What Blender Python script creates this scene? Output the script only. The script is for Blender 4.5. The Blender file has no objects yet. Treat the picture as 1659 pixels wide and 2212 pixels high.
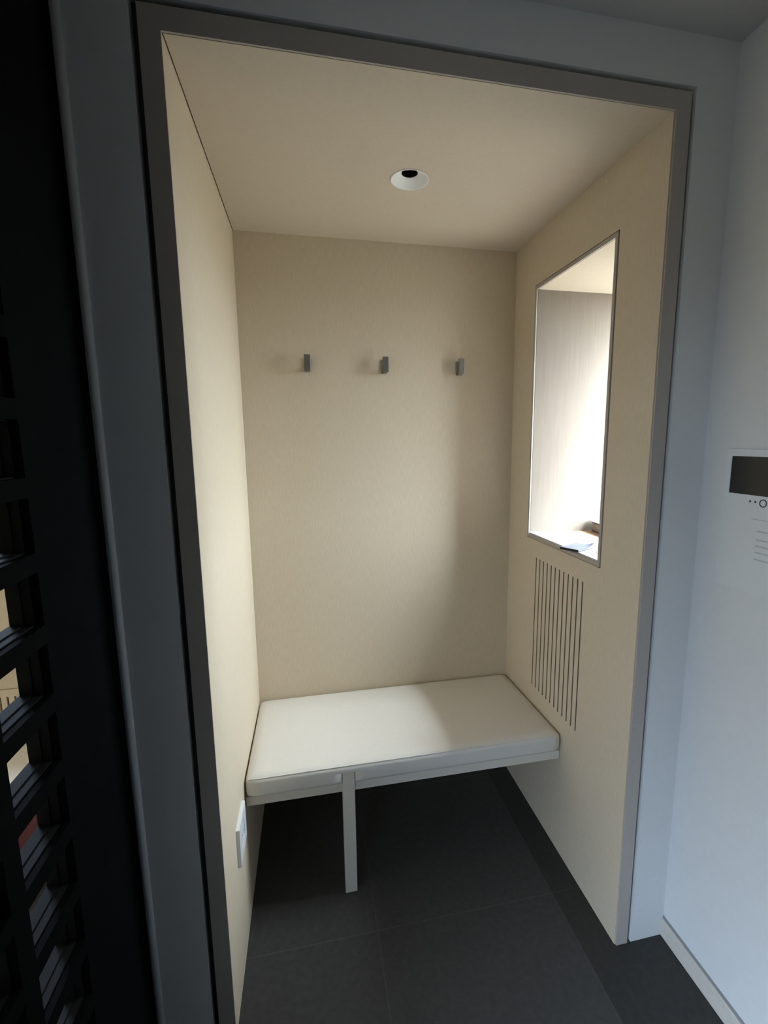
import bpy, bmesh, math, random
from mathutils import Vector, Matrix
random.seed(7)
sc = bpy.context.scene
col = sc.collection

# ------------------------------------------------------------------ camera
CAM = Vector((.2376, -1.0704, 1.5336))
YAW, PITCH, ROLL = math.radians(11.6676), math.radians(-8.8308), math.radians(-.3775)
F_PX, OX, OY = 1019.78, 48.98, 1.5
fw = Vector((math.sin(YAW)*math.cos(PITCH), math.cos(YAW)*math.cos(PITCH), math.sin(PITCH)))
rt = Vector((math.cos(YAW), -math.sin(YAW), 0))
up = rt.cross(fw)
r2 = rt*math.cos(ROLL) + up*math.sin(ROLL)
u2 = -rt*math.sin(ROLL) + up*math.cos(ROLL)
cd = bpy.data.cameras.new('camera')
cam = bpy.data.objects.new('camera', cd)
col.objects.link(cam)
m = Matrix((r2, u2, -fw)).transposed().to_4x4()
m.translation = CAM
cam.matrix_world = m
cd.sensor_fit = 'HORIZONTAL'
cd.sensor_width = 36
cd.lens = F_PX/1659*36
cd.shift_x = -OX/1659
cd.shift_y = OY/1659
cd.clip_start = .01
sc.camera = cam

# ------------------------------------------------------------------ light and exposure
sc.view_settings.view_transform = 'Standard'
sc.view_settings.look = 'None'
sc.view_settings.gamma = 1
sc.view_settings.use_curve_mapping = False
sc.view_settings.exposure = 0.0
sc.cycles.max_bounces = 16
sc.cycles.diffuse_bounces = 12
sc.cycles.glossy_bounces = 4
sc.cycles.caustics_reflective = False
sc.cycles.caustics_refractive = False
sc.cycles.sample_clamp_indirect = 20

SKY_STRENGTH = 80.0
wd = bpy.data.worlds.new('sky')
sc.world = wd
wd.use_nodes = True
nt = wd.node_tree
nt.nodes.clear()
out = nt.nodes.new('ShaderNodeOutputWorld')
bg = nt.nodes.new('ShaderNodeBackground')
tc = nt.nodes.new('ShaderNodeTexCoord')
sep = nt.nodes.new('ShaderNodeSeparateXYZ')
mr = nt.nodes.new('ShaderNodeMapRange')
mr.inputs['From Min'].default_value = -1
mr.inputs['From Max'].default_value = 1
def sky_ramp(stops):
    """Sky, tree line and ground by elevation (position = (sin(elevation)+1)/2)."""
    r = nt.nodes.new('ShaderNodeValToRGB')
    el = r.color_ramp.elements
    el[0].position, el[0].color = stops[0][0], (*stops[0][1], 1)
    el[1].position, el[1].color = stops[-1][0], (*stops[-1][1], 1)
    for p, c in stops[1:-1]:
        el.new(p).color = (*c, 1)
    nt.links.new(mr.outputs[0], r.inputs[0])
    return r
# garden side (+x): sunlit paving below, trees, a bright band shaped to light the bench cushion
rp = sky_ramp([(0, (.055, .055, .048)), (.47, (.095, .094, .085)), (.51, (0.350, 0.382, 0.420)), (.68, (0.390, 0.425, 0.468)), (.74, (0.540, 0.589, 0.648)),
               (.787, (0.700, 0.763, 0.840)), (.854, (0.880, 0.959, 1.056)), (.883, (0.980, 1.068, 1.176)), (.9045, (1.300, 1.417, 1.560)), (.919, (1.95, 2.13, 2.34)),
               (.933, (2.55, 2.78, 3.06)), (.937, (0.180, 0.196, 0.216)), (1, (0.080, 0.087, 0.096))])
# the bands run parallel to the house: elevation measured in the plane across the facade
hyp = nt.nodes.new('ShaderNodeVectorMath'); hyp.operation = 'MULTIPLY'; hyp.inputs[1].default_value = (1, 0, 1)
nrm = nt.nodes.new('ShaderNodeVectorMath'); nrm.operation = 'NORMALIZE'
sp2 = nt.nodes.new('ShaderNodeSeparateXYZ')
mr2 = nt.nodes.new('ShaderNodeMapRange'); mr2.inputs['From Min'].default_value = -1
nt.links.new(tc.outputs['Generated'], hyp.inputs[0]); nt.links.new(hyp.outputs[0], nrm.inputs[0]); nt.links.new(nrm.outputs[0], sp2.inputs[0])
nt.links.new(sp2.outputs['Z'], mr2.inputs['Value']); nt.links.new(mr2.outputs[0], rp.inputs[0])
# street side (-x): shaded, blue
rh = sky_ramp([(0, (.02, .02, .02)), (.49, (.02, .02, .02)), (.53, (0.070, 0.081, 0.099)), (.66, (0.118, 0.144, 0.191)), (.78, (0.430, 0.525, 0.697)), (1, (0.380, 0.464, 0.616))])
mx = nt.nodes.new('ShaderNodeMapRange'); mx.inputs['From Min'].default_value = -.15; mx.inputs['From Max'].default_value = .15
mc = nt.nodes.new('ShaderNodeMixRGB')
nt.links.new(tc.outputs['Generated'], sep.inputs[0])
nt.links.new(sep.outputs['Z'], mr.inputs['Value'])
nt.links.new(sep.outputs['X'], mx.inputs['Value'])
nt.links.new(mx.outputs[0], mc.inputs[0])
nt.links.new(rh.outputs[0], mc.inputs[1]); nt.links.new(rp.outputs[0], mc.inputs[2])
nt.links.new(mc.outputs[0], bg.inputs['Color'])
bg.inputs['Strength'].default_value = SKY_STRENGTH
nt.links.new(bg.outputs[0], out.inputs[0])

def portal(name, loc, direction, sx, sy):
    """Marks a window opening so that the sky is sampled through it."""
    l = bpy.data.lights.new(name, 'AREA')
    l.shape = 'RECTANGLE'; l.size = sx; l.size_y = sy
    l.cycles.is_portal = True
    o = bpy.data.objects.new(name, l)
    o.location = loc
    o.rotation_euler = Vector(direction).to_track_quat('-Z', 'Y').to_euler()
    col.objects.link(o)

# booth and hall dimensions
W, D, H = 1.10, .8537, 2.2826
NX = 1.64                                  # outer end of the window niche
NY0, NY1, NZ0, NZ1 = .197, .663, 1.155, 2.085
HX0, HX1, HZ, HY = -.182, 1.264, 2.444, -4.2
HW = (-1.62, -.77, .05, 2.05)             # hall window: y0, y1, z0, z1
AW = (-1.5, -.853, 1.14, 2.1)              # neighbouring room's window: x0, x1, z0, z1
portal('window_daylight', (NX+.03, (NY0+NY1)/2, (NZ0+NZ1)/2), (-1, 0, 0), NY1-NY0, NZ1-NZ0)
portal('hall_daylight', (HX0-.14, (HW[0]+HW[1])/2, (HW[2]+HW[3])/2), (1, 0, 0), HW[1]-HW[0], HW[3]-HW[2])
portal('room_daylight', ((AW[0]+AW[1])/2, 1.05, (AW[2]+AW[3])/2), (0, -1, 0), AW[1]-AW[0], AW[3]-AW[2])

# ------------------------------------------------------------------ materials
def mat(name, c, rough=.8, metal=0, spec=.3, var=.0, scale=(1, 1, 1), nscale=60, bump=0, bscale=400, coat=0):
    mm = bpy.data.materials.new(name)
    mm.use_nodes = True
    n = mm.node_tree
    b = n.nodes['Principled BSDF']
    b.inputs['Base Color'].default_value = (*c, 1)
    b.inputs['Roughness'].default_value = rough
    b.inputs['Metallic'].default_value = metal
    b.inputs['Specular IOR Level'].default_value = spec
    b.inputs['Coat Weight'].default_value = coat
    t = n.nodes.new('ShaderNodeTexCoord')
    mp = n.nodes.new('ShaderNodeMapping')
    mp.inputs['Scale'].default_value = scale
    n.links.new(t.outputs['Object'], mp.inputs[0])
    if var:
        nz = n.nodes.new('ShaderNodeTexNoise')
        nz.inputs['Scale'].default_value = nscale
        nz.inputs['Detail'].default_value = 5
        n.links.new(mp.outputs[0], nz.inputs[0])
        r = n.nodes.new('ShaderNodeValToRGB')
        r.color_ramp.elements[0].position = .3
        r.color_ramp.elements[1].position = .7
        r.color_ramp.elements[0].color = (*[x*(1-var) for x in c], 1)
        r.color_ramp.elements[1].color = (*[min(1, x*(1+var)) for x in c], 1)
        n.links.new(nz.outputs[0], r.inputs[0])
        n.links.new(r.outputs[0], b.inputs['Base Color'])
    if bump:
        nb = n.nodes.new('ShaderNodeTexNoise')
        nb.inputs['Scale'].default_value = bscale
        nb.inputs['Detail'].default_value = 3
        n.links.new(mp.outputs[0], nb.inputs[0])
        bp = n.nodes.new('ShaderNodeBump')
        bp.inputs['Strength'].default_value = bump
        bp.inputs['Distance'].default_value = .002
        n.links.new(nb.outputs[0], bp.inputs['Height'])
        n.links.new(bp.outputs[0], b.inputs['Normal'])
    return mm

M = {}
M['linen'] = mat('beige_linen_wallcovering', (.645, .56, .435), .9, spec=.15, var=.05, scale=(1, 1, .12), nscale=260, bump=.15, bscale=500)
M['veneer'] = mat('darkened_niche_veneer', (.225, .192, .162), .8, spec=.15, var=.05, scale=(14, 14, .8), nscale=9, bump=.05, bscale=300)  # niche lining darkened in colour to hold back its overexposure
M['booth_ceiling'] = mat('beige_ceiling_paint', (.63, .555, .455), .9, spec=.15, var=.02, nscale=90, bump=.08, bscale=300)
M['hall_paint'] = mat('white_grey_paint', (.70, .71, .71), .85, spec=.2, var=.015, nscale=40, bump=.06, bscale=250)
M['hall_ceiling'] = mat('grey_ceiling_paint', (.52, .52, .515), .9, spec=.15, var=.015, nscale=40)
M['bounce_absorber'] = mat('dark_bounce_absorber', (.06, .055, .05), .6, var=.2, scale=(12, 12, 1), nscale=6)  # dark finish put on unseen hall walls to absorb bounced light
M['frame'] = mat('taupe_lacquered_frame', (.44, .40, .36), .6, spec=.3, var=.03, nscale=80)
M['gap'] = mat('gap_shade_grey', (.05, .05, .05), .7)  # shade of the recessed gaps put into the colour
M['joint'] = mat('grey_shadow_line', (.26, .26, .26), .7)  # stands in for the shadow line above the skirting
M['skirting'] = mat('beige_skirting', (.62, .58, .52), .6, var=.03, nscale=50)
M['leather'] = mat('ivory_leatherette', (.74, .715, .67), .55, spec=.35, var=.02, nscale=120, bump=.10, bscale=700)
M['bench_wood'] = mat('ivory_lacquer', (.72, .68, .61), .55, spec=.3, var=.02, nscale=60)
M['black'] = mat('black_lacquer', (.003, .0033, .0033), .7, spec=.02, var=.2, nscale=30)
M['black_bead'] = mat('black_lacquer_bead', (.010, .0103, .0105), .65, spec=.06, var=.1, nscale=30)
M['metal'] = mat('brushed_nickel', (.25, .235, .215), .42, metal=.7, var=.06, nscale=200)
M['white'] = mat('white_plastic', (.80, .82, .85), .35, spec=.5, var=.01, nscale=60)
M['white_trim'] = mat('white_light_trim', (.88, .89, .90), .45, spec=.4, var=.01, nscale=60)
M['dark'] = mat('dark_void', (.008, .007, .007), .6)  # near-black: shade inside holes put into the colour, also screw heads
M['lens'] = mat('dark_lens', (.012, .009, .009), .15, spec=.5, coat=.5)
M['sill_white'] = mat('white_sill_enamel', (.64, .64, .63), .5, spec=.3, var=.01, nscale=60)
M['sill_wood'] = mat('oak_sill', (.36, .25, .165), .55, var=.12, scale=(8, 1, 1), nscale=14)
M['screen'] = mat('dark_screen_glass', (.028, .028, .026), .25, spec=.35, coat=.1)
M['intercom'] = mat('pale_grey_plastic', (.70, .725, .74), .45, spec=.4, var=.01, nscale=60)
M['ink'] = mat('grey_print', (.07, .09, .11), .5)
M['groove'] = mat('panel_groove', (.50, .54, .57), .5)
M['slot'] = mat('slot_shade_brown', (.20, .165, .12), .8)  # slot sides darkened in colour for the shade inside
M['navy'] = mat('navy_card_cover', (.088, .098, .125), .55, spec=.3, var=.08, nscale=90)
M['spine'] = mat('dark_card_spine', (.02, .028, .026), .5)
M['paper'] = mat('white_paper', (.40, .40, .39), .8, var=.02, nscale=40)
M['pages'] = mat('beige_page_edges', (.24, .185, .14), .8, var=.12, scale=(1, 1, 40), nscale=12)
M['brown'] = mat('brown_book_cover', (.07, .035, .02), .5, var=.1, nscale=30)
M['plum'] = mat('dusky_red_fabric', (.16, .055, .065), .9, var=.1, nscale=150)
M['alu'] = mat('grey_window_frame', (.55, .55, .54), .4, spec=.4)

# dark stone tiles, 600 mm, with thin pale joints
fm = bpy.data.materials.new('dark_stone_tiles'); fm.use_nodes = True
n = fm.node_tree; b = n.nodes['Principled BSDF']
t = n.nodes.new('ShaderNodeTexCoord'); mp = n.nodes.new('ShaderNodeMapping')
mp.inputs['Location'].default_value = (.203, .405, 0)
br = n.nodes.new('ShaderNodeTexBrick')
br.offset = 0; br.squash = 1
br.inputs['Scale'].default_value = 1
br.inputs['Brick Width'].default_value = .6
br.inputs['Row Height'].default_value = .6
br.inputs['Mortar Size'].default_value = .0022
br.inputs['Mortar Smooth'].default_value = .3
br.inputs['Bias'].default_value = 0
br.inputs['Color1'].default_value = (.062, .062, .061, 1)
br.inputs['Color2'].default_value = (.054, .054, .053, 1)
br.inputs['Mortar'].default_value = (.085, .084, .082, 1)
nz = n.nodes.new('ShaderNodeTexNoise'); nz.inputs['Scale'].default_value = 55; nz.inputs['Detail'].default_value = 6
mx = n.nodes.new('ShaderNodeMixRGB'); mx.blend_type = 'MULTIPLY'; mx.inputs['Fac'].default_value = .5
rm = n.nodes.new('ShaderNodeValToRGB'); rm.color_ramp.elements[0].position = .3; rm.color_ramp.elements[1].position = .7
rm.color_ramp.elements[0].color = (.7, .7, .7, 1); rm.color_ramp.elements[1].color = (1.2, 1.2, 1.2, 1)
n.links.new(t.outputs['Object'], mp.inputs[0]); n.links.new(mp.outputs[0], br.inputs[0]); n.links.new(t.outputs['Object'], nz.inputs[0])
n.links.new(nz.outputs[0], rm.inputs[0]); n.links.new(br.outputs['Color'], mx.inputs[1]); n.links.new(rm.outputs[0], mx.inputs[2])
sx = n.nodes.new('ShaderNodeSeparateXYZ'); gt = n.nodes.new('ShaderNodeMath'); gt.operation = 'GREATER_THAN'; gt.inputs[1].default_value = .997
tone = n.nodes.new('ShaderNodeMixRGB'); tone.blend_type = 'MULTIPLY'; tone.inputs[2].default_value = (.62, .62, .60, 1)   # tiles beyond the last joint are toned darker
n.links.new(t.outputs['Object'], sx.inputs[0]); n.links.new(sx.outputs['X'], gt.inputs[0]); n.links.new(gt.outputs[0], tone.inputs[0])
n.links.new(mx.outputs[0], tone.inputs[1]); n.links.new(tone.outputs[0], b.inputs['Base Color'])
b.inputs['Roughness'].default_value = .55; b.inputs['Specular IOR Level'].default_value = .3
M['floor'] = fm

# window pane: mostly clear, faint mirror at grazing angles
gm = bpy.data.materials.new('window_glass'); gm.use_nodes = True
n = gm.node_tree; n.nodes.clear()
o_ = n.nodes.new('ShaderNodeOutputMaterial'); mix = n.nodes.new('ShaderNodeMixShader')
tr = n.nodes.new('ShaderNodeBsdfTransparent'); gl = n.nodes.new('ShaderNodeBsdfGlossy'); lw = n.nodes.new('ShaderNodeLayerWeight'); pw = n.nodes.new('ShaderNodeMath'); fr = n.nodes.new('ShaderNodeMath')
tr.inputs[0].default_value = (.95, .97, .96, 1); gl.inputs['Roughness'].default_value = .02; 
lw.inputs['Blend'].default_value = .5; pw.operation = 'POWER'; pw.inputs[1].default_value = 5
fr.operation = 'MULTIPLY_ADD'; fr.inputs[1].default_value = .5; fr.inputs[2].default_value = .03
n.links.new(lw.outputs['Facing'], pw.inputs[0]); n.links.new(pw.outputs[0], fr.inputs[0])
n.links.new(fr.outputs[0], mix.inputs[0]); n.links.new(tr.outputs[0], mix.inputs[1]); n.links.new(gl.outputs[0], mix.inputs[2])
n.links.new(mix.outputs[0], o_.inputs[0])
M['glass'] = gm

# ------------------------------------------------------------------ helpers
def obj(name, bm, material, parent=None, smooth=False, loc=None):
    me = bpy.data.meshes.new(name)
    bmesh.ops.remove_doubles(bm, verts=bm.verts, dist=1e-6)
    bmesh.ops.recalc_face_normals(bm, faces=bm.faces)
    if smooth:
        for f in bm.faces: f.smooth = True
    bm.to_mesh(me); bm.free()
    mats = material if isinstance(material, (list, tuple)) else [material]
    for x in mats: me.materials.append(x)
    o = bpy.data.objects.new(name, me)
    col.objects.link(o)
    if parent is not None: o.parent = parent
    if loc is not None: o.location = loc
    return o

def thing(name, label, cat, loc=(0, 0, 0), group=None):
    o = bpy.data.objects.new(name, None)
    o.empty_display_size = .05
    col.objects.link(o); o.location = loc
    tag(o, label, cat, group)
    return o

def tag(o, label, cat, group=None):
    o['label'] = label; o['category'] = cat
    if group: o['group'] = group
    return o

def struct(o, label=None, cat=None):
    o['kind'] = 'structure'
    if label: o['label'] = label
    if cat: o['category'] = cat
    return o

def box(bm, x0, x1, y0, y1, z0, z1, bev=0, seg=2, mi=0):
    v = [bm.verts.new((x, y, z)) for x in (x0, x1) for y in (y0, y1) for z in (z0, z1)]
    fs = [bm.faces.new([v[i] for i in q]) for q in ((0, 1, 3, 2), (4, 6, 7, 5), (0, 4, 5, 1), (2, 3, 7, 6), (0, 2, 6, 4), (1, 5, 7, 3))]
    for f in fs: f.material_index = mi
    if bev:
        es = set(e for f in fs for e in f.edges)
        r = bmesh.ops.bevel(bm, geom=list(es), offset=bev, segments=seg, affect='EDGES', profile=.5)
        for f in r['faces']: f.material_index = mi
    return bm

def B(*a, **k):
    return box(bmesh.new(), *a, **k)

def holed(bm, axis, a0, a1, u, v, holes, mi=0):
    """Slab between a0 and a1 on axis, spanning u x v, with rectangular holes (u0,u1,v0,v1); the hole sides are closed."""
    us = sorted(set([u[0], u[1]] + [min(max(h[i], u[0]), u[1]) for h in holes for i in (0, 1)]))
    vs = sorted(set([v[0], v[1]] + [min(max(h[i], v[0]), v[1]) for h in holes for i in (2, 3)]))
    ax = [i for i in range(3) if i != axis]
    cache = {}
    def V(a, p, q):
        k = (round(a, 6), round(p, 6), round(q, 6))
        if k not in cache:
            c = [0, 0, 0]; c[axis] = a; c[ax[0]] = p; c[ax[1]] = q
            cache[k] = bm.verts.new(c)
        return cache[k]
    nu, nv = len(us)-1, len(vs)-1
    def solid(i, j):
        if i < 0 or j < 0 or i >= nu or j >= nv: return False
        cu, cv = (us[i]+us[i+1])/2, (vs[j]+vs[j+1])/2
        return not any(h[0] < cu < h[1] and h[2] < cv < h[3] for h in holes)
    def F(*q):
        f = bm.faces.new(q); f.material_index = mi
    for i in range(nu):
        for j in range(nv):
            if not solid(i, j): continue
            p0, p1, q0, q1 = us[i], us[i+1], vs[j], vs[j+1]
            for a in (a0, a1): F(V(a, p0, q0), V(a, p1, q0), V(a, p1, q1), V(a, p0, q1))
            for di, dj, e in ((-1, 0, ((p0, q0), (p0, q1))), (1, 0, ((p1, q0), (p1, q1))), (0, -1, ((p0, q0), (p1, q0))), (0, 1, ((p0, q1), (p1, q1)))):
                if not solid(i+di, j+dj):
                    F(V(a0, *e[0]), V(a0, *e[1]), V(a1, *e[1]), V(a1, *e[0]))
    return bm

def tube(bm, pts, r, seg=8, closed=False):
    pts = [Vector(p) for p in pts]
    rings = []
    for i, p in enumerate(pts):
        a = pts[i-1] if (i or closed) else p
        c = pts[(i+1) % len(pts)] if (i < len(pts)-1 or closed) else p
        d = (c-a).normalized()
        s = d.cross(Vector((0, 0, 1)) if abs(d.z) < .9 else Vector((1, 0, 0))).normalized()
        q = s.cross(d)
        rings.append([bm.verts.new(p + s*r*math.cos(2*math.pi*k/seg) + q*r*math.sin(2*math.pi*k/seg)) for k in range(seg)])
    N = len(rings)
    for i in range(N if closed else N-1):
        A, C = rings[i], rings[(i+1) % N]
        for k in range(seg): bm.faces.new((A[k], A[(k+1) % seg], C[(k+1) % seg], C[k]))
    if not closed:
        bm.faces.new(rings[0]); bm.faces.new(rings[-1])
    return bm

def lathe(bm, prof, c, seg=64, mi=0, axis='z', cap=False):
    rings = []
    for r, h in prof:
        ring = []
        for k in range(seg):
            a = 2*math.pi*k/seg
            if axis == 'z': p = (c[0]+r*math.cos(a), c[1]+r*math.sin(a), c[2]+h)
            else: p = (c[0]+h, c[1]+r*math.cos(a), c[2]+r*math.sin(a))
            ring.append(bm.verts.new(p))
        rings.append(ring)
    for A, C in zip(rings, rings[1:]):
        for k in range(seg):
            f = bm.faces.new((A[k], A[(k+1) % seg], C[(k+1) % seg], C[k])); f.material_index = mi
    if cap:
        f = bm.faces.new(rings[-1]); f.material_index = mi
    return bm

# ------------------------------------------------------------------ large structure
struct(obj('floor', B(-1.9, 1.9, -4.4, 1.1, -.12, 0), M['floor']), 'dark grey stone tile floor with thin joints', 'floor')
struct(obj('ceiling', B(-1.9, 1.66, -4.4, 1.1, HZ, HZ+.15), M['hall_ceiling']), 'plain grey painted hall ceiling', 'ceiling')

# front wall with the booth doorway
O0, O1, OZ = -.053, 1.153, 2.338
bm = bmesh.new()
holed(bm, 1, 0, .05, (HX0, HX1+.02), (0, HZ), [(O0, O1, -1, OZ)])
struct(obj('wall_front', bm, M['hall_paint']), 'painted hall wall around the booth doorway', 'wall')
# rounded bead added for the pale fringe where the front wall meets the lattice
bm = bmesh.new()
tube(bm, [(HX0+.009, .001, 0), (HX0+.009, .001, HZ)], .009, 16)
struct(obj('trim_1', bm, M['hall_paint'], smooth=True), 'added bead imitating a pale fringe at the end of the front wall', 'trim')

# doorway frame and the shadow gap round it
bm = bmesh.new()
for x0, x1, z0, z1 in ((-.039, 0, 0, 2.325), (W+.003, 1.141, 0, 2.325), (0, W+.003, H+.001, 2.325)):
    box(bm, x0, x1, -.001, .004, z0, z1)
struct(obj('trim_2', bm, M['frame']), 'taupe lacquered frame round the booth doorway', 'door frame')
bm = bmesh.new()
for x0, x1, z0, z1 in ((O0, -.039, 0, OZ), (1.141, O1, 0, OZ), (-.039, 1.141, 2.325, OZ)):
    box(bm, x0, x1, .022, .05, z0, z1)
struct(obj('trim_3', bm, M['gap']), 'dark recessed shadow gap round the doorway frame', 'trim')

# booth walls
bm = box(bmesh.new(), -.2, -.03, .05, D, 0, HZ)
box(bm, -.03, 0, .004, D, 0, H+.035)
struct(obj('wall_left', bm, M['linen']), 'beige linen wall with the white socket', 'wall')
struct(obj('wall_back', B(-.2, NX, D, D+.15, 0, HZ), M['linen']), 'beige linen wall behind the bench with three hooks', 'wall')
GR = (.255, .615, .515, 1.095)             # grille panel set flush in the wall: y0, y1, z0, z1
bm = bmesh.new()
holed(bm, 0, W, W+.03, (.004, D), (0, H+.035), [(NY0-.016, NY1+.016, NZ0-.016, NZ1+.016), GR])
holed(bm, 0, W+.03, NX, (.05, D), (0, HZ), [(NY0, NY1, NZ0, NZ1)], 1)
holed(bm, 0, W+.0045, W+.03, (NY0-.016, NY1+.016), (NZ0-.016, NZ1+.016), [(NY0, NY1, NZ0, NZ1)], 1)
for f in bm.faces:
    c = f.calc_center_median()
    if f.material_index == 1 and abs(c.z-NZ1) < 1e-4: f.material_index = 2      # niche head given a paler colour, for light from below
struct(obj('wall_right', bm, [M['linen'], M['veneer'], M['booth_ceiling']]), 'beige linen wall with the deep window niche', 'wall')

# booth ceiling with a round cut for the downlight, 3 mm short of the left wall
LC = (.558, .407)
bm = bmesh.new()
holed(bm, 2, H, H+.03, (.003, W), (.004, D), [(LC[0]-.09, LC[0]+.09, LC[1]-.09, LC[1]+.09)])
RIM = .053
seg = 64
inner, outer = [], []
for k in range(seg):
    a = 2*math.pi*k/seg
    cx, sy = math.cos(a), math.sin(a)
    s = .09/max(abs(cx), abs(sy))
    inner.append(bm.verts.new((LC[0]+RIM*cx, LC[1]+RIM*sy, H)))
    outer.append(bm.verts.new((LC[0]+s*cx, LC[1]+s*sy, H)))
for k in range(seg):
    bm.faces.new((inner[k], inner[(k+1) % seg], outer[(k+1) % seg], outer[k]))
c2 = obj('ceiling_booth', bm, M['booth_ceiling'])
struct(c2, 'pale beige booth ceiling with one recessed light', 'ceiling')

# window frame ring in the booth wall, with a dark strip for the shaded gap outside it
bm = bmesh.new()
holed(bm, 0, W-.002, W+.003, (NY0-.012, NY1+.012), (NZ0-.012, NZ1+.012), [(NY0, NY1, NZ0, NZ1)])
struct(obj('trim_4', bm, M['frame']), 'slim taupe frame round the window niche', 'trim')
bm = bmesh.new()
holed(bm, 0, W+.003, W+.0045, (NY0-.016, NY1+.016), (NZ0-.016, NZ1+.016), [(NY0-.012, NY1+.012, NZ0-.012, NZ1+.012)])
struct(obj('trim_5', bm, M['gap']), 'thin gap round the niche frame, its shade put in as dark colour', 'trim')

# outer window of the niche
bm = bmesh.new()
holed(bm, 0, NX-.045, NX, (NY0, NY1), (NZ0, NZ1), [(NY0+.02, NY1-.02, NZ0+.02, NZ1-.012)])
w1 = struct(obj('window_1', bm, M['alu']), 'window at the outer end of the booth niche', 'window')
obj('pane', B(NX-.026, NX-.020, NY0+.02, NY1-.02, NZ0+.02, NZ1-.012), M['glass'], w1)
# oak sill behind the white grille
struct(obj('trim_6', B(W+.001, NX-.045, NY0, NY1, NZ0-.02, NZ0+.0005), M['sill_wood']), 'oak window sill inside the niche', 'sill')

# hall: right wall, skirting, rear wall, left wall with window
struct(obj('wall_hall_right', B(HX1, HX1+.36, -.9, .05, 0, HZ), M['hall_paint']), 'pale painted hall wall with the intercom', 'wall')
bm = bmesh.new()
box(bm, HX1-.006, HX1+.001, HY, 0, 0, .060, .0015, 1)
bk = obj('baseboard_right', bm, M['skirting'])
struct(bk, 'low beige skirting along the intercom wall', 'baseboard')
struct(obj('trim_7', B(HX1-.0015, HX1+.001, HY, 0, .060, .070), M['joint']), 'grey strip put in for the shadow line above the skirting', 'trim')
struct(obj('wall_hall_dark_added', B(HX1, HX1+.36, HY-.1, -.9, 0, HZ), M['bounce_absorber']), 'unseen dark wall added beyond the intercom wall to cut bounced light', 'wall')  # added out of view to cut bounce onto the front wall
struct(obj('wall_hall_rear', B(-.3, HX1+.1, HY-.1, HY, 0, HZ), M['bounce_absorber']), 'hall wall opposite the booth', 'wall')
bm = bmesh.new()
holed(bm, 0, HX0-.12, HX0, (HY-.1, -.632), (0, HZ), [HW])
struct(obj('wall_hall_left', bm, M['hall_paint']), 'hall wall beyond the black lattice', 'wall')
bm = bmesh.new()
holed(bm, 0, HX0-.10, HX0-.04, (HW[0], HW[1]), (HW[2], HW[3]), [(HW[0]+.05, (HW[0]+HW[1])/2-.03, HW[2]+.05, HW[3]-.05), ((HW[0]+HW[1])/2+.03, HW[1]-.05, HW[2]+.05, HW[3]-.05)])
w2 = struct(obj('window_2', bm, M['alu']), 'hall window beyond the black lattice', 'window')
obj('pane', B(HX0-.072, HX0-.066, HW[0]+.04, HW[1]-.04, HW[2]+.04, HW[3]-.04), M['glass'], w2)

# neighbouring room seen through the lattice
bm = bmesh.new()
NG = (-1.30, -.80, .05, .602)
holed(bm, 1, D, D+.15, (-1.9, -.2), (0, HZ), [(AW[0], AW[1], AW[2], AW[3])])
struct(obj('wall_neighbour_back', bm, M['linen']), 'beige wall seen through the lattice', 'wall')
struct(obj('wall_neighbour_left', B(-1.9, -1.75, -.76, D, 0, HZ), M['linen']), 'far side wall of the room behind the lattice', 'wall')
struct(obj('wall_neighbour_front', B(-1.75, HX0-.12, -.76, -.632, 0, HZ), M['linen']), 'near wall of the room behind the lattice', 'wall')
bm = bmesh.new()
holed(bm, 1, D+.09, D+.14, (AW[0], AW[1]), (AW[2], AW[3]), [(AW[0]+.03, AW[1]-.03, AW[2]+.03, AW[3]-.03)])
w3 = struct(obj('window_3', bm, M['alu']), 'bright window of the room behind the lattice', 'window')
obj('pane', B(AW[0]+.02, AW[1]-.02, D+.112, D+.118, AW[2]+.02, AW[3]-.02), M['glass'], w3)

# ------------------------------------------------------------------ bench
bench = thing('bench', 'ivory upholstered bench spanning the booth, on one square front leg', 'bench', (W/2, .6, 0))
bi = Matrix.Translation((-W/2, -.6, 0))
def in_bench(o):
    o.parent = bench; o.matrix_parent_inverse = bi; return o
FY, LX0, LX1 = .343, .308, .348            # cushion front, leg sides
CB, CTF, CTB = .407, .487, .465            # cushion underside, top at front, top at back
bm = bmesh.new()
NXs, NYs = 56, 24
def cush_top(x, y):
    tx, ty = (x-.004)/(W-.010), (y-FY)/(D-.004-FY)
    crown = .006*(1-abs(2*tx-1)**4)*(1-abs(2*ty-1)**3)
    return CTF + (CTB-CTF)*ty + crown - .006
box(bm, .004, W-.006, FY, D-.004, CB, CTF)
bmesh.ops.subdivide_edges(bm, edges=bm.edges, cuts=31, use_grid_fill=True)
xm, ym, zm = (.004+W-.006)/2, (FY+D-.004)/2, (CB+CTF)/2
hx, hy, hz = xm-.004, ym-FY, zm-CB
R = .020
for v in bm.verts:
    x, y, z = v.co
    # rounded box: pull onto an inset core then push out by R
    cxx = max(-hx+R, min(hx-R, x-xm)); cyy = max(-hy+R, min(hy-R, y-ym)); czz = max(-hz+R, min(hz-R, z-zm))
    d = Vector((x-xm-cxx, y-ym-cyy, z-zm-czz))
    if d.length > 1e-9:
        # keep flats, round edges
        d = d.normalized()*R if sum(1 for q in d if abs(q) > 1e-6) > 1 else d
    p = Vector((xm+cxx, ym+cyy, zm+czz)) + d
    t = (p.z-CB)/(CTF-CB)
    p.z = CB + t*(cush_top(p.x, p.y)-CB)
    if p.y < ym and 0 < t < 1:                                   # the boxing bulges a little
        p.y -= .003*math.sin(math.pi*t)
    v.co = p
cush = obj('cushion', bm, M['leather'], smooth=True)
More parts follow.
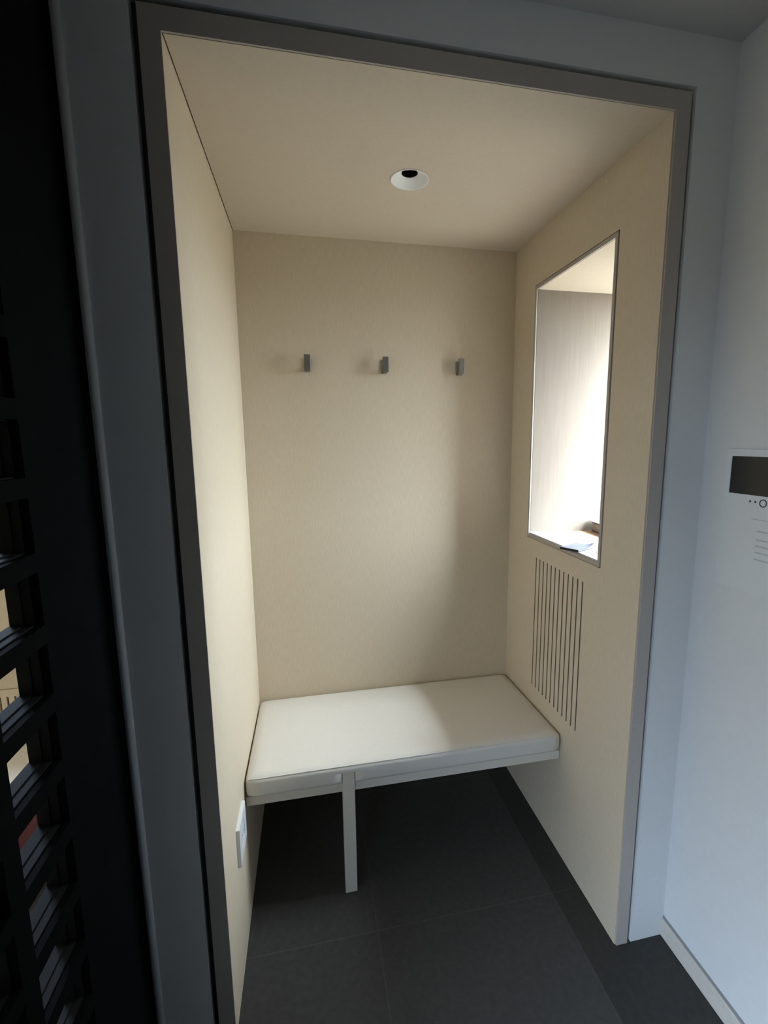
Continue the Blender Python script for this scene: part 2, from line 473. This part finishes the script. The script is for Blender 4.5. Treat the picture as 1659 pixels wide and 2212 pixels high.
# notch for the leg
cut = obj('notch_cutter', B(LX0-.0025, LX1+.0025, FY-.05, FY+.040, CB-.05, .4535), M['leather'])
md = cush.modifiers.new('notch', 'BOOLEAN'); md.object = cut; md.operation = 'DIFFERENCE'; md.solver = 'EXACT'
dg = bpy.context.evaluated_depsgraph_get(); dg.update()
me = bpy.data.meshes.new_from_object(cush.evaluated_get(dg))
cush.modifiers.clear(); cush.data = me
for p in me.polygons: p.use_smooth = True
bpy.data.objects.remove(cut, do_unlink=True)
in_bench(cush)
# piping along the front top edge and round the sides
bm = bmesh.new()
pts = []
for i in range(61):
    x = .016 + (W-.034)*i/60
    pts.append((x, FY+.0035, cush_top(x, FY+.02)-.0065+.0006*math.sin(i*2.1)))
tube(bm, pts, .0022, 8)
pp = obj('piping', bm, M['leather'], smooth=True)
pp.parent = cush
bm = bmesh.new()
box(bm, .002, W-.002, FY+.014, D-.002, .374, CB-.0015, .002, 2)
in_bench(obj('seat_board', bm, M['bench_wood']))
bm = bmesh.new()
box(bm, LX0, LX1, FY-.002, FY+.038, 0, .4525, .0018, 2)
in_bench(obj('leg', bm, M['bench_wood']))

# ------------------------------------------------------------------ vent grille under the window
gr = thing('vent_grille', 'flush beige vent grille of twelve upright slots under the booth window', 'vent grille', (W, (GR[0]+GR[1])/2, GR[2]))
gi = Matrix.Translation((-W, -(GR[0]+GR[1])/2, -GR[2]))
bm = bmesh.new()
holes = []
for k in range(12):
    y = .2705 + .0293*k
    holes.append((y-.0032, y+.0032, .540, 1.071))
holed(bm, 0, W, W+.020, (GR[0], GR[1]), (GR[2], GR[3]), holes)
bm.normal_update()
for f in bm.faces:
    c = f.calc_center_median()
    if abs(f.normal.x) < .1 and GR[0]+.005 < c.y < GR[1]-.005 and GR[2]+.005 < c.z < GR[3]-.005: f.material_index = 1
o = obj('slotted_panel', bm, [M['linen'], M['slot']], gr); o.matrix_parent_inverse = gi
o = obj('dark_backing', B(W+.024, W+.0295, GR[0], GR[1], GR[2], GR[3]), M['dark'], gr); o.matrix_parent_inverse = gi  # near-black sheet for the shade behind the slots

# ------------------------------------------------------------------ coat hooks
def make_hook(x, z):
    t = thing('coat_hook', '', 'coat hook', (x, D, z))
    bm = bmesh.new()
    box(bm, -.0105, .0105, -.006, 0, -.030, .024, .001, 2)
    obj('wall_plate', bm, M['metal'], t)
    bm = bmesh.new()
    box(bm, -.0085, .0085, -.034, -.005, -.030, -.017, .001, 2)
    obj('arm', bm, M['metal'], t)
    bm = bmesh.new()
    box(bm, -.012, .012, -.041, -.033, -.028, .031, .0018, 3)
    obj('front_plate', bm, M['metal'], t)
    bm = bmesh.new()
    lathe(bm, [(.0032, 0), (.0032, -.0015), (.0012, -.0015)], (0, 0, 0), 16, cap=True)
    bm.transform(Matrix.Translation((0, -.006, .006)) @ Matrix.Rotation(math.radians(-90), 4, 'X'))
    obj('screw', bm, M['dark'], t)
    return t
hook = make_hook(.2475, 1.822)
hook['group'] = 'coat hooks on the booth wall'
hook['label'] = 'nickel coat hook nearest the socket wall, first of three'
for x, lab in ((.5475, 'nickel coat hook in the middle of the row of three'), (.8575, 'nickel coat hook nearest the window wall, last of three')):
    h = hook.copy(); col.objects.link(h)
    h.location = (x, D, 1.822); h['label'] = lab
    for ch in hook.children:
        c = ch.copy(); c.parent = h; col.objects.link(c)

# ------------------------------------------------------------------ downlight
dl = thing('downlight', 'round white recessed downlight in the booth ceiling, unlit', 'ceiling light', (LC[0], LC[1], H))
bm = bmesh.new()
lathe(bm, [(RIM+.0035, -.0012), (RIM+.0008, -.0018), (RIM-.001, 0), (.0255, .0155), (.0243, .0165), (.0238, .018)], (0, 0, 0), 64)
obj('trim_cone', bm, M['white_trim'], dl, smooth=True)
bm = bmesh.new()
lathe(bm, [(.0238, .0175), (.0235, .044)], (0, 0, 0), 48, cap=True)
obj('lamp_tube', bm, M['dark'], dl, smooth=False)
bm = bmesh.new()
lathe(bm, [(.017, .036), (.013, .033), (.006, .0315), (.001, .031)], (0, 0, 0), 32, cap=True)
obj('lens', bm, M['lens'], dl, smooth=True)

# ------------------------------------------------------------------ wall socket
so = thing('wall_socket', 'square white socket plate low on the booth wall beside the bench', 'wall socket', (0, .228, .396))
bm = bmesh.new()
holed(bm, 0, 0, .010, (-.0585, .0585), (-.0585, .0585), [(-.029, .029, -.029, .029)])
bmesh.ops.bevel(bm, geom=[e for e in bm.edges if all(v.co.x > .009 for v in e.verts) and e.is_boundary is False and any(abs(abs(v.co.y)-.0585) < 1e-5 and abs(abs(w.co.y)-.0585) < 1e-5 or abs(abs(v.co.z)-.0585) < 1e-5 and abs(abs(w.co.z)-.0585) < 1e-5 for v in e.verts for w in e.verts if v != w)], offset=.0012, segments=2, affect='EDGES')
obj('plate', bm, M['white'], so)
bm = bmesh.new()
box(bm, .001, .0085, -.0275, .0275, -.0275, .0275, .001, 2)
ins = obj('insert', bm, M['white'], so)
bm = bmesh.new()
for dy in (-.0095, .0095):
    lathe(bm, [(.0026, .0088), (.0026, .0080)], (0, dy, 0), 16, axis='x', cap=True)
obj('pin_hole', bm, M['dark'], ins)

# ------------------------------------------------------------------ sill grille in the niche
sg = thing('sill_grille', 'white slotted sill grille in the window niche, under the navy booklet', 'sill grille', (W, NY0, NZ0))
gi = Matrix.Translation((-W, -NY0, -NZ0))
bm = bmesh.new()
holes = [(1.129+.0232*k-.0024, 1.129+.0232*k+.0024, NY0+.02, .583) for k in range(7)]
holed(bm, 2, NZ0+.0005, NZ0+.006, (W+.002, 1.283), (NY0+.001, NY1-.001), holes)
bm.normal_update()
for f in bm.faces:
    if abs(f.normal.z) < .1 and W+.01 < f.calc_center_median().x < 1.28: f.material_index = 1  # slot sides blackened, their shade put into the colour
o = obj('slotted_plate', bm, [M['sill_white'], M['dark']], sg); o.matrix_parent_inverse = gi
o = obj('shade_sheet', B(W+.003, 1.282, NY0+.002, NY1-.002, NZ0+.0007, NZ0+.0011), M['dark'], sg); o.matrix_parent_inverse = gi  # near-black sheet supplying the shade below the slots

# booklet lying on it, over the edge of the frame
bk = thing('booklet', 'small navy booklet lying over the front edge of the niche sill', 'booklet', (1.082, .330, NZ0+.0065))
bk.rotation_euler = (0, 0, math.radians(28))
bm = bmesh.new()
box(bm, .002, .098, -.030, .034, .0012, .0058)
obj('pages', bm, M['paper'], bk)
bm = bmesh.new()
N = 12                                      # top cover, one corner lifting
vt = []
for i in range(N+1):
    row = []
    for j in range(7):
        x, y = .0005+.100*i/N, -.033+.069*j/6
        lift = .010*max(0, (x-.06)/.04)**2*max(0, (-y+.005)/.035)**1.5
        row.append((x, y, .0060+lift))
    vt.append(row)
def sheet(bm, grid, th):
    A = [[bm.verts.new(p) for p in r] for r in grid]
    C = [[bm.verts.new((p[0], p[1], p[2]+th)) for p in r] for r in grid]
    n_, m_ = len(grid), len(grid[0])
    for i in range(n_-1):
        for j in range(m_-1):
            bm.faces.new((A[i][j], A[i+1][j], A[i+1][j+1], A[i][j+1]))
            bm.faces.new((C[i][j], C[i][j+1], C[i+1][j+1], C[i+1][j]))
    for i in range(n_-1):
        for j in (0, m_-1): bm.faces.new((A[i][j], A[i+1][j], C[i+1][j], C[i][j]))
    for j in range(m_-1):
        for i in (0, n_-1): bm.faces.new((A[i][j], A[i][j+1], C[i][j+1], C[i][j]))
    return bm
obj('cover', sheet(bmesh.new(), vt, .0012), M['navy'], bk)
obj('back_cover', B(.0005, .1005, -.033, .036, 0, .0011), M['navy'], bk)
bm = bmesh.new()
box(bm, -.0012, .0008, -.033, .036, 0, .0082, .0004, 1)
obj('spine', bm, M['spine'], bk)

# brown book and white leaflet further along the sill
b1 = thing('book', 'brown covered book on the oak sill beside the window', 'book', (1.372, .650, NZ0+.0008))
b1.rotation_euler = (0, 0, math.radians(-8))
for nm, mm_, a in (('back_cover', 'brown', (0, .15, -.21, 0, 0, .003)), ('page_block', 'pages', (.002, .146, -.207, -.003, .003, .034)), ('front_cover', 'brown', (0, .15, -.21, 0, .034, .037)), ('spine', 'brown', (.146, .15, -.21, 0, .003, .034))):
    obj(nm, B(*a), M[mm_], b1)
g = []
for i in range(15):
    row = []
    for j in range(11):
        x, y = .17*i/14, -.23*j/10
        row.append((x, y, .004 + .016*abs(y+.035)**.5*(1 if y > -.035 else .2) + .010*math.sin(3.1*x/.17)**2))
    g.append(row)
lf = obj('leaflet', sheet(bmesh.new(), g, .0008), M['paper'], smooth=False)
lf.location = (1.362, .655, NZ0+.0385); lf.rotation_euler = (0, 0, math.radians(-5))
tag(lf, 'creased white leaflet lying on the brown book by the window', 'leaflet')

# ------------------------------------------------------------------ intercom on the hall wall
ic = thing('intercom_panel', 'white wall intercom with a black screen, on the pale hall wall', 'intercom', (HX1, -.22, 1.30))
ii = Matrix.Translation((-HX1, .22, -1.30))
def ip(o):
    o.parent = ic; o.matrix_parent_inverse = ii; return o
X = HX1
bm = bmesh.new()
holed(bm, 0, X-.009, X, (-.362, -.076), (1.165, 1.505), [(-.346, -.0925, 1.3985, 1.4885)])
ip(obj('housing', bm, M['intercom']))
ip(obj('screen', B(X-.0075, X-.002, -.346, -.0925, 1.3985, 1.4885), M['screen']))
for dy in (-.153, -.1665):
    ip(obj('indicator', lathe(bmesh.new(), [(.0026, -.0092), (.0026, -.0098), (.001, -.0099)], (X, dy, 1.3838), 20, axis='x', cap=True), M['ink']))
bm = bmesh.new()
pts = [(X-.0093, -.186+.0082*math.cos(a), 1.3828+.0082*math.sin(a)) for a in [2*math.pi*k/40 for k in range(40)]]
tube(bm, pts, .0013, 8, closed=True)
ip(obj('call_button', bm, M['ink'], smooth=True))
bm = bmesh.new()
box(bm, X-.0096, X-.0088, -.34, -.161, 1.3425, 1.3445)
ip(obj('handset_groove', bm, M['groove']))
for z in (1.3165, 1.2965, 1.2815, 1.2665, 1.2500):
    bm = bmesh.new()
    box(bm, X-.0100, X-.0088, -.30, -.178, z-.0016, z+.0016, .0005, 1)
    ip(obj('key_bar', bm, M['groove']))

# ------------------------------------------------------------------ black lattice door
lt = thing('lattice_door', 'tall black lattice door with rows of small stepped openings', 'lattice door', (HX0, -.315, 0))
li = Matrix.Translation((-HX0, .315, 0))
cells = []
for c in range(2):
    y1 = -.255 - c*.165
    for k in range(-5, 12):
        zb = 1.4795 - .1168*k
        cells.append((y1-.130, y1, zb, zb+.0865))
def inset(d): return [(a+d, b-d, c+d, e_-d) for a, b, c, e_ in cells]
for nm, mm_, x0, x1, d in (('front_leaf', 'black', HX0-.013, HX0, 0), ('middle_bead', 'black_bead', HX0-.027, HX0-.013, .002), ('rear_leaf', 'black_bead', HX0-.046, HX0-.027, .004)):
    bm = bmesh.new()
    holed(bm, 0, x0, x1, (-.630, -.0005), (.004, HZ-.004), inset(d))
    o = obj(nm, bm, M[mm_], lt); o.matrix_parent_inverse = li

# ------------------------------------------------------------------ things behind the lattice
ng = thing('vent_grille', 'slotted grille panel on the beige wall behind the lattice', 'vent grille', (-1.05, D, .03))
gi = Matrix.Translation((1.05, -D, -.03))
bm = bmesh.new()
holes = [(-.849-.0252*k-.0035, -.849-.0252*k+.0035, .45, .590) for k in range(20)]
holed(bm, 1, D-.012, D-.001, (-1.45, -.70), (.42, .616), holes)
o = obj('slotted_panel', bm, M['linen'], ng); o.matrix_parent_inverse = gi
o = obj('backing', B(-1.45, -.70, D-.0035, D-.0005, .42, .616), M['dark'], ng); o.matrix_parent_inverse = gi  # near-black sheet gives the slots their shaded depth

nb = thing('bench', 'pale padded bench seen through the black lattice', 'bench', (-1.0, .7, 0))
gi = Matrix.Translation((1.0, -.7, 0))
bm = bmesh.new(); box(bm, -1.5, -.55, .60, D-.013, .33, .40, .018, 4)
o = obj('cushion', bm, M['leather'], nb); o.matrix_parent_inverse = gi
for x in (-1.45, -.62):
    bm = bmesh.new(); box(bm, x, x+.05, .62, D-.03, 0, .33, .003, 1)
    o = obj('support', bm, M['bench_wood'], nb); o.matrix_parent_inverse = gi
bm = bmesh.new()
box(bm, -.95, -.66, .60, .82, .0, .26, .02, 3)
tag(obj('storage_box', bm, M['plum']), 'dusky red fabric storage box under the bench behind the lattice', 'storage box')
